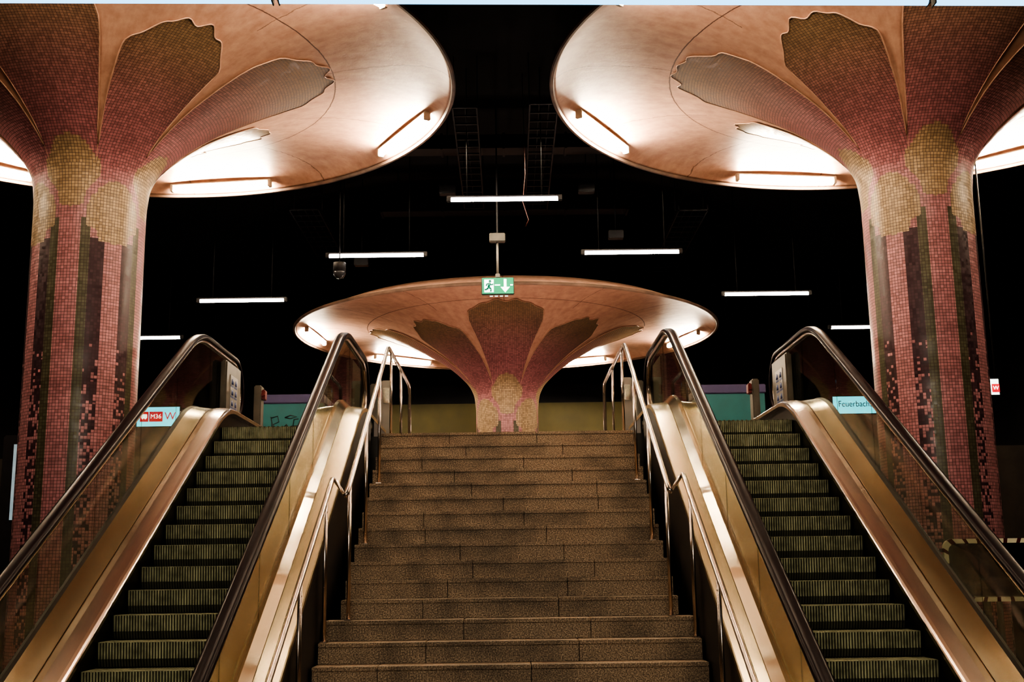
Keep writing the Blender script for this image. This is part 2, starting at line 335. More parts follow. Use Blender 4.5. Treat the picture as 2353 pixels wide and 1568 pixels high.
def flower_column(cx,cy,rimz,basez,label,group):
    root=empty('flower_column',(cx,cy,basez),label,'column',group)
    def V(r,z,a): return Vector((cx+r*math.cos(a),cy+r*math.sin(a),rimz+z))
    bm=bmesh.new(); uvl=bm.loops.layers.uv.new('UVMap')
    H=rimz-1.75-basez; n1=int(H/(TS/2)); rows=[(.65,-1.75-H*(1-i/n1),-(H)*(1-i/n1)) for i in range(n1)]
    n2=max(4,int(SJ/(TS/2)))
    for i in range(n2+1):
        s=SJ*i/n2; r,z,_,_=prof(s); rows.append((r,z,s))
    NA=NT*2; grid=[[bm.verts.new(V(r,z,2*pi*k/NA)) for k in range(NA)] for r,z,s in rows]
    fcols=[]
    for i in range(len(rows)-1):
        for k in range(NA):
            f=bm.faces.new([grid[i][k],grid[i][(k+1)%NA],grid[i+1][(k+1)%NA],grid[i+1][k]]); f.smooth=True
            uu=[k/2,(k+1)/2,(k+1)/2,k/2]; vv=[rows[i][2]/TS]*2+[rows[i+1][2]/TS]*2
            for lp,a,b in zip(f.loops,uu,vv): lp[uvl].uv=(a,b+400)
            zc=(rows[i][1]+rows[i+1][1])/2
            fcols.append(mcol((k+.5)/NA*360,zc,rows[i][0],2.9,k/2+.01,(vv[0]+vv[2])/2))
    o=obj('trunk',bm,M_mos,parent=root,norm=False)
    at=o.data.attributes.new('Col','FLOAT_COLOR','FACE')
    for i,c in enumerate(fcols): at.data[i].color=(*c,1)
    # canopy shell
    bm=bmesh.new(); uvl=bm.loops.layers.uv.new('UVMap')
    rows=[]; n=80
    for i in range(n+1):
        s=SJ+(S[-1]-SJ)*i/n; r,z,_,_=prof(s); rows.append((r,z,s))
    rows+=[(4.43,.035,S[-1]+.05),(3.7,.34,S[-1]+.8),(2.4,.60,S[-1]+2.2),(.5,.80,S[-1]+3.6)]
    NA=192; grid=[[bm.verts.new(V(r,z,2*pi*k/NA)) for k in range(NA)] for r,z,s in rows]
    for i in range(len(rows)-1):
        for k in range(NA):
            f=bm.faces.new([grid[i][k],grid[i][(k+1)%NA],grid[i+1][(k+1)%NA],grid[i+1][k]]); f.smooth=True
            for lp,a,b in zip(f.loops,[k,k+1,k+1,k],[rows[i][2]]*2+[rows[i+1][2]]*2): lp[uvl].uv=(a/NA*1.0*12,b)
    obj('canopy',bm,M_conc,parent=root,norm=False)
    bm=bmesh.new(); tube(bm,[(cx,cy,rimz+.75),(cx,cy,CR)],.45,32); obj('canopy_neck',bm,M_black,parent=root)
    # rim
    lp_=-.03 if basez<1 else -.015
    bm=bmesh.new(); sec=[(4.405,.005),(4.42,lp_),(4.45,lp_-.004),(4.465,lp_+.015),(4.46,.03),(4.43,.045)]
    grid=[[bm.verts.new(V(r,z,2*pi*k/NA)) for r,z in sec] for k in range(NA)]
    for k in range(NA):
        for j in range(len(sec)):
            bm.faces.new([grid[k][j],grid[(k+1)%NA][j],grid[(k+1)%NA][(j+1)%len(sec)],grid[k][(j+1)%len(sec)]])
    obj('canopy_rim',bm,M_rim,parent=root)
    # petals
    for pidx in range(8):
        az=pidx*pi/4; card=(pidx%2==0)
        rt=2.92 if card else 2.46
        st=s_of_r(rt); drop=.42 if card else .55
        NJ=36; NI=56
        bm=bmesh.new(); uvl=bm.loops.layers.uv.new('UVMap'); fcols=[]
        G=[]; 
        for i in range(NI+1):
            row=[]
            for j in range(NJ+1):
                q=-1+2*j/NJ
                Smax=st-drop*abs(q)**2.4-.075*(1-math.cos(2*pi*2.5*q+pi))/2-.025*math.cos(11*q+pidx)
                s=SJ+(Smax-SJ)*i/NI; r,z,tr,tz=prof(s)
                gap=interp([(.70,.0),(.85,.010),(1,.022),(1.5,.040),(2,.050),(2.5,.070),(3,.095)],r)
                if not card: gap+=interp([(1.2,0),(2.0,.030),(2.4,.05)],r)
                rel=(s-SJ)/(st-SJ); ang=(pi/8-gap)*q
                ed=interp([(.72,0),(.86,.03),(1,.10)],rel)*(abs(q)**3)
                ang-=math.copysign(ed,q)
                off=.001+.013*min(1,i/8)
                rr=r+tz*off; zz=z-tr*off
                row.append((bm.verts.new(V(rr,zz,az+ang)),r,z,s,ang))
            G.append(row)
        for i in range(NI):
            for j in range(NJ):
                qd=[G[i][j],G[i][j+1],G[i+1][j+1],G[i+1][j]]
                f=bm.faces.new([x[0] for x in qd]); f.smooth=True
                for lp,x in zip(f.loops,qd): lp[uvl].uv=(x[4]*x[1]/TS+100.5,x[3]/TS+400)
                m=qd[0]; fcols.append(mcol(math.degrees(az+(qd[0][4]+qd[1][4])/2),(qd[0][2]+qd[2][2])/2,m[1],rt,0,0))
        path=[G[i][0][0].co.copy() for i in range(8,NI+1,2)]+[G[NI][j][0].co.copy() for j in range(1,NJ)]+[G[i][NJ][0].co.copy() for i in range(NI,7,-2)]
        nf=len(bm.faces); tube(bm,path,.008,5,mi=1)
        o=obj('petal',bm,[M_mos,M_edge],parent=root,norm=False)
        at=o.data.attributes.new('Col','FLOAT_COLOR','FACE')
        for i in range(len(o.data.polygons)):
            at.data[i].color=(*(fcols[i] if i<nf else PINK),1)
    return root

flower_column(-5.06,13.8,Z0+6.08,0,'tall column clad in pink mosaic tiles opening into a flower-shaped canopy','mosaic flower columns')
flower_column(5.05,13.8,Z0+6.08,0,'tall column clad in pink mosaic tiles opening into a flower-shaped canopy','mosaic flower columns')
flower_column(0,24.5,Z0+5.0,LZ,'mosaic flower column with wide round canopy standing on the upper landing','mosaic flower columns')

# ------------------------------------------------------------------ tube lamps
def make_lamp(name,L_,r,mt,label,group,loc,rz,hang=0,cap=.06,hood=0):
    root=empty(name,loc,label,'lamp',group)
    base=Vector(loc)
    bm=bmesh.new(); tube(bm,[base+Vector((-L_/2,0,0)),base+Vector((L_/2,0,0))],r,12); obj('light_tube',bm,mt,parent=root)
    bm=bmesh.new(); bv=min(.008,cap*.3)
    bbox(bm,base.x-L_/2-cap,base.x-L_/2,base.y-r*1.1,base.y+r*1.1,base.z-r*1.05,base.z+r*1.7,bv)
    bbox(bm,base.x+L_/2,base.x+L_/2+cap,base.y-r*1.1,base.y+r*1.1,base.z-r*1.05,base.z+r*1.7,bv)
    bbox(bm,base.x-L_/2-cap,base.x+L_/2+cap,base.y-r*1.1,base.y+r*1.1,base.z+r*1.25,base.z+r*1.9,.006)
    if hang:
        for sx in (-.35,.35): tube(bm,[base+Vector((sx*L_,0,r*1.8)),base+Vector((sx*L_,0,hang-.002))],.008,6)
    obj('lamp_housing',bm,M_cap if not hang else M_metal,parent=root)
    if hood:  # unseen hood, added to keep tube light off the canopies
        bm=bmesh.new(); t=.012; z0=base.z+r*1.9+.002
        v=[]
        for x in (base.x-L_/2-cap-.02,base.x+L_/2+cap+.02):
            v.append([bm.verts.new((x,base.y+dy,z0+dz)) for dy,dz in ((-hood,-.07),(-.08,0),(.08,0),(hood,-.07),(hood,-.07+t),(.08,t),(-.08,t),(-hood,-.07+t))])
        for j in range(8): bm.faces.new([v[0][j],v[0][(j+1)%8],v[1][(j+1)%8],v[1][j]])
        bm.faces.new(v[0]); bm.faces.new(v[1][::-1])
        obj('light_block_hood',bm,M_metal,parent=root)
    root.rotation_euler=(0,0,rz)
    return root
def disc_lamps(cx,cy,rz,angs,mt,rr_=4.12,dz=.065,L_=1.5,r=.038):
    proto=None
    for a in angs:
        a=math.radians(a); loc=(cx+rr_*math.cos(a),cy+rr_*math.sin(a),rz+dz); rot=a+pi/2
        if proto is None: 
            proto=make_lamp('tube_lamp',L_,r,mt,'white fluorescent tube mounted inside the rim of a round canopy','canopy rim tube lamps',loc,rot,cap=.05)
        else: copy_thing(proto,loc,rot)
disc_lamps(-5.06,13.8,Z0+6.08,[29,82.5,133,184],M_tube,rr_=4.15,dz=.035,L_=1.56,r=.042)
disc_lamps(5.05,13.8,Z0+6.08,[151,97.5,47,-4],M_tube,rr_=4.15,dz=.035,L_=1.56,r=.042)
disc_lamps(-5.06,13.8,Z0+6.08,[280,322],M_tubeg,rr_=4.15,dz=.035,L_=1.56,r=.042)
disc_lamps(5.05,13.8,Z0+6.08,[-100,-142],M_tubeg,rr_=4.15,dz=.035,L_=1.56,r=.042)
disc_lamps(0,24.5,Z0+5.0,[17,66,127,175],M_tubef)
up=None  # added fill lights for the far column, hidden from the camera
for x,y in ((-1.7,20.3),(1.7,20.3),(0,19.3)):
    if up is None:
        up=empty('fill_uplight',(x,y,LZ),'small round warm fill light added unseen on the landing floor','lamp','added landing fill lights')
        bm=bmesh.new(); tube(bm,[(x,y,LZ),(x,y,LZ+.04)],.20,28); obj('fill_uplight_housing',bm,M_metal,parent=up)
        bm=bmesh.new(); tube(bm,[(x,y,LZ+.041),(x,y,LZ+.052)],.16,28); obj('fill_uplight_lens',bm,M_up,parent=up)
    else: copy_thing(up,(x,y,LZ))
for x,y,z in [(0,15.8,5.16),(-2.05,18.1,5.0),(2.02,18.1,5.0),(-4.72,20.5,4.86),(4.68,20.5,4.86),(-7.2,22.8,4.67),(7.2,22.8,4.70)]:
    make_lamp('ceiling_tube_lamp',1.5,.028,M_tube2,'slim fluorescent tube lamp hanging below the black ceiling','hanging ceiling tube lamps',(x,y,z+Z0),0,hang=CZ-Z0-z)
pl=None
for x in (-3.06,.58,4.22):
    loc=(x,6.0+x*.03,Z0+3.114)
    if pl is None: pl=make_lamp('platform_tube_lamp',3.60,.028,M_tube3,'long cool white fluorescent tube lamp above the platform','platform tube lamps',loc,.03,hang=CZ-Z0-3.114,cap=.008)
    else: copy_thing(pl,loc,.03)
pw=None  # warm tubes added out of view to brighten the stairs
for y in (2.2,-1.5):
    for x in (-1.5,1.5):
        loc=(x,y,Z0+3.6)
        if pw is None: pw=make_lamp('platform_tube_lamp',2.7,.04,M_tube4,'long warm tube fill light with hood, added above the platform','added warm fill tubes',loc,0,hang=CZ-Z0-3.6,hood=.32)
        else: copy_thing(pw,loc,0)

# ------------------------------------------------------------------ staircase
stair=empty('staircase',(0,7.3,0),'wide brown granite staircase leading up between two escalators','stairs')
bm=bmesh.new()
vs=[]
for sx in (-1,1):
    vs.append([bm.verts.new((sx*1.50,7.45,0)),bm.verts.new((sx*1.50,14.5,0)),bm.verts.new((sx*1.50,14.5,LZ-.2)),bm.verts.new((sx*1.50,14.3,LZ-.2))])
bm.faces.new(vs[0]); bm.faces.new(vs[1][::-1])
for i in range(4): bm.faces.new([vs[0][i],vs[0][(i+1)%4],vs[1][(i+1)%4],vs[1][i]])
obj('stair_base',bm,M_clad,parent=stair)
for k in range(24):
    hw=1.53 if k<12 else 1.635
    zt=LZ-.173*k; y=14.2-.3*k
    bm=bmesh.new()
    cuts=[-hw]; x=-hw+random.uniform(.5,1.5)
    while x<hw-.4: cuts.append(x); x+=random.uniform(1.0,1.4)
    cuts.append(hw)
    for a,b in zip(cuts,cuts[1:]):
        bbox(bm,a+.003,b-.003,y-.012,y+.30,zt-.035,zt,.004)
        box(bm,a+.003,b-.003,y,y+.285,zt-.173+.002,zt-.036)
    obj('stair_step',bm,M_gran,parent=stair,origin=(random.uniform(-.6,.6),y,zt-.173))

# ------------------------------------------------------------------ stair handrails
def tread_z(y):
    k=math.ceil((14.2-y)/.3-1e-6); k=max(0,k); return LZ-.173*k
for sg in (-1,1):
    lab='stainless steel tube handrail with slim posts along the granite stairs'
    root=empty('stair_handrail',(sg*1.5,7.3,0),lab,'handrail','stair handrails')
    def rz_(y): return Z0-5.292+SL*y
    bm=bmesh.new()
    xl,xu=1.60,1.43
    pts=[(sg*xl,6.6,rz_(7.2)-.02),(sg*xl,7.1,rz_(7.2)-.02),(sg*xl,7.3,rz_(7.3))]
    pts+=[(sg*xl,y,rz_(y)) for y in (8.5,9.7,10.6,10.74)]
    pts+=[(sg*(xl-.012),10.77,rz_(10.75)),(sg*(xu+.012),10.48,rz_(10.45)),(sg*xu,10.48,rz_(10.48)+.005)]
    pts+=[(sg*xu,y,rz_(y)) for y in (10.6,11.5,12.7,13.85)]
    pts+=[(sg*xu,13.97,Z0+2.70),(sg*xu,14.1,Z0+2.72),(sg*xu,15.5,Z0+2.72),(sg*xu,16.95,Z0+2.72),(sg*xu,17.05,Z0+2.68),(sg*xu,17.08,Z0+2.58),(sg*xu,17.08,LZ)]
    tube(bm,pts,.024,12); obj('rail',bm,M_rail,parent=root)
    for y,x in [(13.08,xu),(11.88,xu),(10.68,xu),(14.35,xu),(15.7,xu),(10.40,xl),(9.18,xl),(7.98,xl)]:
        bm=bmesh.new(); zb=tread_z(y); zt=min(rz_(y),Z0+2.72)-.02
        for dy in (-.03,.03):
            tube(bm,[(sg*x,y+dy,zb),(sg*x,y+dy,zt)],.014,8)
        box(bm,sg*x-.012,sg*x+.012,y-.03,y+.03,zt-.10,zt-.09)
        bbox(bm,sg*x-.03,sg*x+.03,y-.06,y+.06,zb,zb+.012,.003)
        obj('post',bm,M_rail,parent=root)

# ------------------------------------------------------------------ escalators
def path(h,yt,yend=15.9,ys=4.4,c=.42):
    f=lambda y:1.687+h-SL*(13.4-y)
    zt=f(yt); zb=-2.465+(zt-1.687); yb=13.4-(1.687+h-zb)/SL
    pts=[(ys,zb),(yb-.9,zb)]
    for k in range(9):
        t=k/8; a=(yb-c,zb); b=(yb,zb); d=(yb+c,f(yb+c))
        pts.append(tuple((1-t)**2*a[i]+2*t*(1-t)*b[i]+t*t*d[i] for i in (0,1)))
    n=14
    for k in range(1,n):
        y=yb+c+(yt-c-yb-c)*k/n; pts.append((y,f(y)))
    for k in range(17):
        t=k/16; a=(yt-c,f(yt-c)); b=(yt,zt); d=(yt+c,zt)
        pts.append(tuple((1-t)**2*a[i]+2*t*(1-t)*b[i]+t*t*d[i] for i in (0,1)))
    pts+=[(yt+.9,zt),(yend,zt)]
    return pts
def pz(p,y):
    return interp(p,y)
def sweep_v(bm,pth,sec,sg,mi=0,smooth=False):
    R=[[bm.verts.new((sg*x,y,Z0+z+dz)) for x,dz in sec] for y,z in pth]
    n=len(sec)
    for a,b in zip(R,R[1:]):
        for j in range(n):
            f=bm.faces.new([a[j],a[(j+1)%n],b[(j+1)%n],b[j]]); f.material_index=mi
    bm.faces.new(R[0]); bm.faces.new(R[-1][::-1])
def sweep_n(bm,pth,sec,X,mi=0):
    R=[]
    for i,(y,z) in enumerate(pth):
        a=pth[max(0,i-1)]; b=pth[min(len(pth)-1,i+1)]
        ty,tz=b[0]-a[0],b[1]-a[1]; d=math.hypot(ty,tz); ty/=d; tz/=d
        R.append([bm.verts.new((X+dx,y-tz*dn,Z0+z+ty*dn)) for dx,dn in sec])
    n=len(sec)
    for a,b in zip(R,R[1:]):
        for j in range(n):
            f=bm.faces.new([a[j],a[(j+1)%n],b[(j+1)%n],b[j]]); f.material_index=mi; f.smooth=True
    bm.faces.new(R[0]); bm.faces.new(R[-1][::-1])

XI,XO=1.94,3.66; SA,SB=2.20,3.28; SC=(SA+SB)/2; DB=3.20
hp=path(.991,13.7,15.5,ys=4.6); dp=path(.25,13.4,15.9)
zf=hp[-1][1]; zb=hp[0][1]
arc=lambda cy,cz,r,a0,a1,n:[(cy+r*math.cos(math.radians(a0+(a1-a0)*i/n)),cz+r*math.sin(math.radians(a0+(a1-a0)*i/n))) for i in range(n+1)]
hfull=arc(4.6,zb-.42,.42,255,90,12)[:-1]+hp+arc(15.5,zf-.42,.42,90,-75,12)[1:]
def step_mesh():
    bm=bmesh.new(); w=(SB-SA)/2-.012; d=.345; h=.198
    box(bm,-w,w,.012,d-.01,-.02,-.006,1)
    v=[bm.verts.new(p) for p in [(-w,.008,-.006),(w,.008,-.006),(w,.045,-h),(-w,.045,-h),(-w,.02,-.006),(w,.02,-.006),(w,.06,-h),(-w,.06,-h)]]
    for f in [(0,1,2,3),(4,7,6,5),(0,3,7,4),(1,5,6,2),(0,4,5,1),(3,2,6,7)]:
        bm.faces.new([v[i] for i in f]).material_index=1
    n=46; p=2*w/n
    for i in range(n):
        x0=-w+i*p+p*.22; x1=x0+p*.5
        v=[bm.verts.new(q) for q in [(x0,-.004,0),(x1,-.004,0),(x1,.012,-h*.66),(x0,.012,-h*.66),(x0,.012,-.001),(x1,.012,-.001),(x1,.03,-h*.66),(x0,.03,-h*.66)]]
        for f in [(3,2,1,0),(4,5,6,7),(7,6,2,3),(0,1,5,4),(1,2,6,5),(0,4,7,3)]:
            bm.faces.new([v[j] for j in f]).material_index=0
        v=[bm.verts.new(q) for q in [(x0,.012,-h*.66),(x1,.012,-h*.66),(x1,.035,-h*.97),(x0,.035,-h*.97)]]
        bm.faces.new(v).material_index=2  # darker lower ribs paint in the shade below each riser
        box(bm,x0,x1,-.003,d-.02,-.008,0,0)
    me=bpy.data.meshes.new('escalator_step'); bmesh.ops.recalc_face_normals(bm,faces=bm.faces); bm.to_mesh(me); bm.free()
    for m in (M_step,M_stepd,M_stepm): me.materials.append(m)
    return me
SM=step_mesh()
for sg in (-1,1):
    E=empty('escalator',(sg*2.8,4.5,0),'escalator with glass balustrades, black handrails and ribbed metal steps','escalator','escalators')
    for k in range(21):
        o=bpy.data.objects.new('escalator_step',SM); col.objects.link(o); o.parent=E
        o.location=Vector((sg*SC,13.4-.345*k,LZ-.198*k))-E.location
    for X in (XI,XO):
        bm=bmesh.new()
        sec=[(-.054,-.012),(-.062,.012),(-.053,.036),(-.028,.048),(.028,.048),(.053,.036),(.062,.012),(.054,-.012),(.03,-.02),(-.03,-.02)]
        sweep_n(bm,hfull,sec,sg*X); obj('handrail',bm,M_rub,parent=E)
        bm=bmesh.new(); sweep_n(bm,hfull,[(-.034,-.045),(-.034,-.021),(.034,-.021),(.034,-.045),(.012,-.06),(-.012,-.06)],sg*X); obj('handrail_guide',bm,M_guide,parent=E)
        cuts=[4.4,5.7,6.9,8.1,9.3,10.5,11.7,12.9,14.3,15.82]
        hb=.07 if X==XI else .03
        for a,b in zip(cuts,cuts[1:]):
            n=12; bm=bmesh.new(); R=[]
            for i in range(n+1):
                y=a+.006+(b-a-.012)*i/n
                zt=pz(hp,min(y,15.5))-.05; zl=pz(dp,y)+hb
                if y>15.5: zt=zf-.42+math.sqrt(max(0,.35**2-(y-15.5)**2))
                if y<4.6: zt=zb-.42+math.sqrt(max(0,.35**2-(4.6-y)**2))
                R.append([bm.verts.new((sg*X-.006,y,Z0+zl)),bm.verts.new((sg*X+.006,y,Z0+zl)),bm.verts.new((sg*X+.006,y,Z0+zt)),bm.verts.new((sg*X-.006,y,Z0+zt))])
            for p_,q_ in zip(R,R[1:]):
                for j in range(4): bm.faces.new([p_[j],p_[(j+1)%4],q_[(j+1)%4],q_[j]])
            bm.faces.new(R[0]); bm.faces.new(R[-1][::-1])
            obj('glass_panel',bm,M_glass,parent=E)
    def deck(name,sec,mt):
        bm=bmesh.new(); sweep_v(bm,dp,sec,sg); return obj(name,bm,mt,parent=E)
    deck('outer_deck',[(1.65,-.05),(1.65,-.005),(1.66,.0),(1.84,.02),(1.85,.0),(1.70,-.05)],M_gold)
    deck('glass_holder',[(1.845,.0),(1.845,.022),(1.92,.10),(1.96,.10),(2.0,.03),(2.0,0)],M_steel)
    deck('inner_deck',[(2.0,.0),(2.0,.03),(SA-.01,.01),(SA,.0),(SA,-.05)],M_gold)
    deck('skirt',[(SA-.008,-.05),(SA,-.05),(SA,-.8),(SA-.008,-.8)],M_dark)
    deck('skirt',[(SB,-.05),(SB+.008,-.05),(SB+.008,-.8),(SB,-.8)],M_dark)
    deck('inner_deck',[(DB,-.05),(DB,-.012),(DB+.008,-.002),(DB+.025,.006),(DB+.05,.012),(3.36,.024),(3.41,.018),(3.43,.0),(3.43,-.05)],M_pink)
    deck('inner_deck',[(3.432,.0),(3.432,.012),(3.62,.04),(3.62,.0)],M_goldo)
    deck('glass_holder',[(3.62,.0),(3.62,.04),(3.65,.05),(3.672,.05),(3.68,.0)],M_dark)
    bm=bmesh.new(); sweep_v(bm,[p for p in dp if p[0]<14.1],[(SA+.01,-.95),(SA+.01,-.85),(SB-.01,-.85),(SB-.01,-.95)],sg); obj('truss_light_block',bm,M_clad,parent=E)  # unseen sheet under the steps, added to block light
    for x0,x1 in ((1.655,1.675),(3.66,3.68)):
        bm=bmesh.new(); R=[]
        pts=[p for p in dp if p[0]<14.15]+[(14.19,pz(dp,14.19))]
        for seg_pts,zlo in ((pts,0),([(14.51,pz(dp,14.51)),(15.9,pz(dp,15.9))],LZ)):
            R=[[bm.verts.new((sg*x,y,zz)) for x,zz in ((x0,zlo),(x1,zlo),(x1,Z0+z-.05),(x0,Z0+z-.05))] for y,z in seg_pts]
            for p_,q_ in zip(R,R[1:]):
                for j in range(4): bm.faces.new([p_[j],p_[(j+1)%4],q_[(j+1)%4],q_[j]])
            bm.faces.new(R[0]); bm.faces.new(R[-1][::-1])
        obj('side_cladding',bm,M_clad,parent=E)
    bm=bmesh.new(); bbox(bm,sg*SA,sg*SB,13.41,14.49,LZ-.03,LZ+.004,.004)
    for i in range(20):
        x=sg*(SA+.03+i*(SB-SA-.06)/20); box(bm,x,x+.014,13.38,13.46,LZ+.002,LZ+.008)
    obj('comb_plate',bm,M_stepm,parent=E)
    bm=bmesh.new()
    bbox(bm,sg*1.68,sg*(SA-.01),15.5,15.89,LZ,LZ+.17,.01); bbox(bm,sg*(SB+.01),sg*3.65,15.5,15.89,LZ,LZ+.17,.01)
    obj('newel_base',bm,M_grey,parent=E)
    for X,s2 in ((XI,1),(XO,-1)):
        bm=bmesh.new(); xa=sg*(X+s2*.02); xb=sg*(X+s2*.10)
        zz0=LZ+.24; zz1=Z0+zf-.12
        bbox(bm,min(xa,xb),max(xa,xb),14.75,15.55,zz0,zz1,.02)
        obj('newel_panel',bm,M_grey,parent=E)
        xs=sg*(X+s2*.102)
        bm=bmesh.new(); box(bm,min(xs,xs+sg*s2*.003),max(xs,xs+sg*s2*.003),14.95,15.35,LZ+.42,LZ+.88)
        st=obj('sticker',bm,M_white,parent=E); st['label']='white safety pictogram sticker'
        bm=bmesh.new()
        for a in range(2):
            for b in range(3):
                y0=14.97+a*.19; z0=LZ+.45+b*.14
                box(bm,min(xs+sg*s2*.0032,xs+sg*s2*.005),max(xs+sg*s2*.0032,xs+sg*s2*.005),y0,y0+.15,z0,z0+.025)
                tube(bm,[(xs+sg*s2*.004,y0+.05,z0+.035),(xs+sg*s2*.004,y0+.07,z0+.10)],.012,6)
                tube(bm,[(xs+sg*s2*.004,y0+.11,z0+.035),(xs+sg*s2*.004,y0+.095,z0+.085)],.010,6)
        obj('sticker_pictogram',bm,M_blue,parent=E)
    for X in (3.42,1.83):
        bm=bmesh.new(); bbox(bm,sg*X-.05,sg*X+.05,15.95,16.15,LZ,LZ+.90,.015); obj('control_pillar',bm,M_grey,parent=E)
        bm=bmesh.new(); xx=sg*(X-.05)
        bbox(bm,min(xx,xx-sg*.05),max(xx,xx-sg*.05),15.97,16.11,LZ+.70,LZ+.84,.01); tube(bm,[(xx-sg*.025,15.97,LZ+.77),(xx-sg*.025,15.94,LZ+.77)],.022,12)
        s_=obj('emergency_stop',bm,M_red,parent=E); s_['label']='red emergency stop button'
for sg in (-1,1):
    e=empty('call_post',(sg*1.72,16.6,LZ),'slim light grey steel post standing at the head of the stairs','post','call posts')
    bm=bmesh.new(); bbox(bm,sg*1.72-.07,sg*1.72+.07,16.6,16.72,LZ,LZ+1.05,.012); obj('post_body',bm,M_lgrey,parent=e)
    bm=bmesh.new(); bbox(bm,sg*1.72-.045,sg*1.72+.045,16.585,16.6,LZ+.72,LZ+.94,.006); obj('speaker_panel',bm,M_steel,parent=e)

# ------------------------------------------------------------------ exit sign
sx,sy,szz=-.115,17.0,Z0+4.20
e=empty('exit_sign',(sx,sy,szz+.75),'green illuminated emergency exit sign hanging from a pole','exit sign')
bm=bmesh.new(); bbox(bm,sx-.12,sx+.12,sy-.06,sy+.06,szz+.68,szz+.81,.01); box(bm,sx-.012,sx+.012,sy-.012,sy+.012,szz+.81,CR,1); obj('ceiling_mount',bm,[M_grey,M_metal],parent=e)
bm=bmesh.new(); tube(bm,[(sx,sy,szz+.68),(sx,sy,szz+.13)],.018,10); bbox(bm,sx-.035,sx+.035,sy-.03,sy+.03,szz+.125,szz+.19,.008); obj('pole',bm,M_lgrey,parent=e)
bm=bmesh.new(); bbox(bm,sx-.245,sx+.245,sy-.035,sy+.035,szz-.135,szz+.13,.012); obj('sign_housing',bm,M_grey,parent=e)
bm=bmesh.new(); box(bm,sx-.232,sx+.232,sy-.040,sy-.034,szz-.122,szz+.118); obj('sign_face',bm,M_green,parent=e)
def poly(bm,pts,y,th=.003):
    a=[bm.verts.new((p[0],y,p[1])) for p in pts]; b=[bm.verts.new((p[0],y-th,p[1])) for p in pts]
    bm.faces.new(a); bm.faces.new(b[::-1])
    for i in range(len(pts)): bm.faces.new([a[i],a[(i+1)%len(pts)],b[(i+1)%len(pts)],b[i]])
bm=bmesh.new(); X=lambda a:sx+a; Zz=lambda a:szz+a
poly(bm,[(X(-.20),Zz(-.10)),(X(-.06),Zz(-.10)),(X(-.06),Zz(.095)),(X(-.20),Zz(.095))],sy-.040)
poly(bm,[(X(.09),Zz(.10)),(X(.13),Zz(.10)),(X(.13),Zz(-.02)),(X(.18),Zz(-.02)),(X(.11),Zz(-.105)),(X(.04),Zz(-.02)),(X(.09),Zz(-.02))],sy-.040)
poly(bm,[(X(-.045),Zz(-.0)),(X(.035),Zz(.0)),(X(.035),Zz(.018)),(X(-.045),Zz(.018))],sy-.040)
poly(bm,[(X(.185),Zz(-.0)),(X(.225),Zz(.0)),(X(.225),Zz(.018)),(X(.185),Zz(.018))],sy-.040)
for i in range(4): box(bm,X(-.12+i*.075),X(-.12+i*.075+.045),sy-.02,sy-.01,Zz(-.160),Zz(-.150))
obj('pictogram',bm,M_wlit,parent=e)
bm=bmesh.new()
tube(bm,[(X(-.115),sy-.044,Zz(.068)),(X(-.115),sy-.047,Zz(.068))],.021,14)
for a,b,r in [((-.12,.04),(-.135,-.02),.018),((-.135,-.02),(-.10,-.05),.014),((-.10,-.05),(-.105,-.09),.012),((-.135,-.02),(-.16,-.055),.014),((-.16,-.055),(-.195,-.06),.012),((-.12,.035),(-.09,.01),.010),((-.09,.01),(-.065,.03),.009),((-.125,.035),(-.165,.025),.010),((-.165,.025),(-.17,-.005),.009)]:
    tube(bm,[(X(a[0]),sy-.045,Zz(a[1])),(X(b[0]),sy-.045,Zz(b[1]))],r,8)
o=obj('running_figure',bm,M_dgreen,parent=e)

# ------------------------------------------------------------------ dome camera
cx,cy,cz=-2.62,18.0,Z0+4.66
e=empty('dome_camera',(cx,cy,cz),'small dark security dome camera hanging from the ceiling','security camera')
bm=bmesh.new(); tube(bm,[(cx,cy,CR),(cx,cy,cz+.18)],.008,8); tube(bm,[(cx,cy,cz+.20),(cx,cy,cz+.17),(cx,cy,cz+.16),(cx,cy,cz+.05)],.10,16); obj('camera_housing',bm,M_metal,parent=e)
bm=bmesh.new(); bmesh.ops.create_uvsphere(bm,u_segments=20,v_segments=12,radius=.10,matrix=Matrix.Translation((cx,cy,cz+.04))); obj('camera_dome',bm,basic('smoked_dome',(.03,.03,.035),.08,0,.1,4),parent=e,smooth=True)

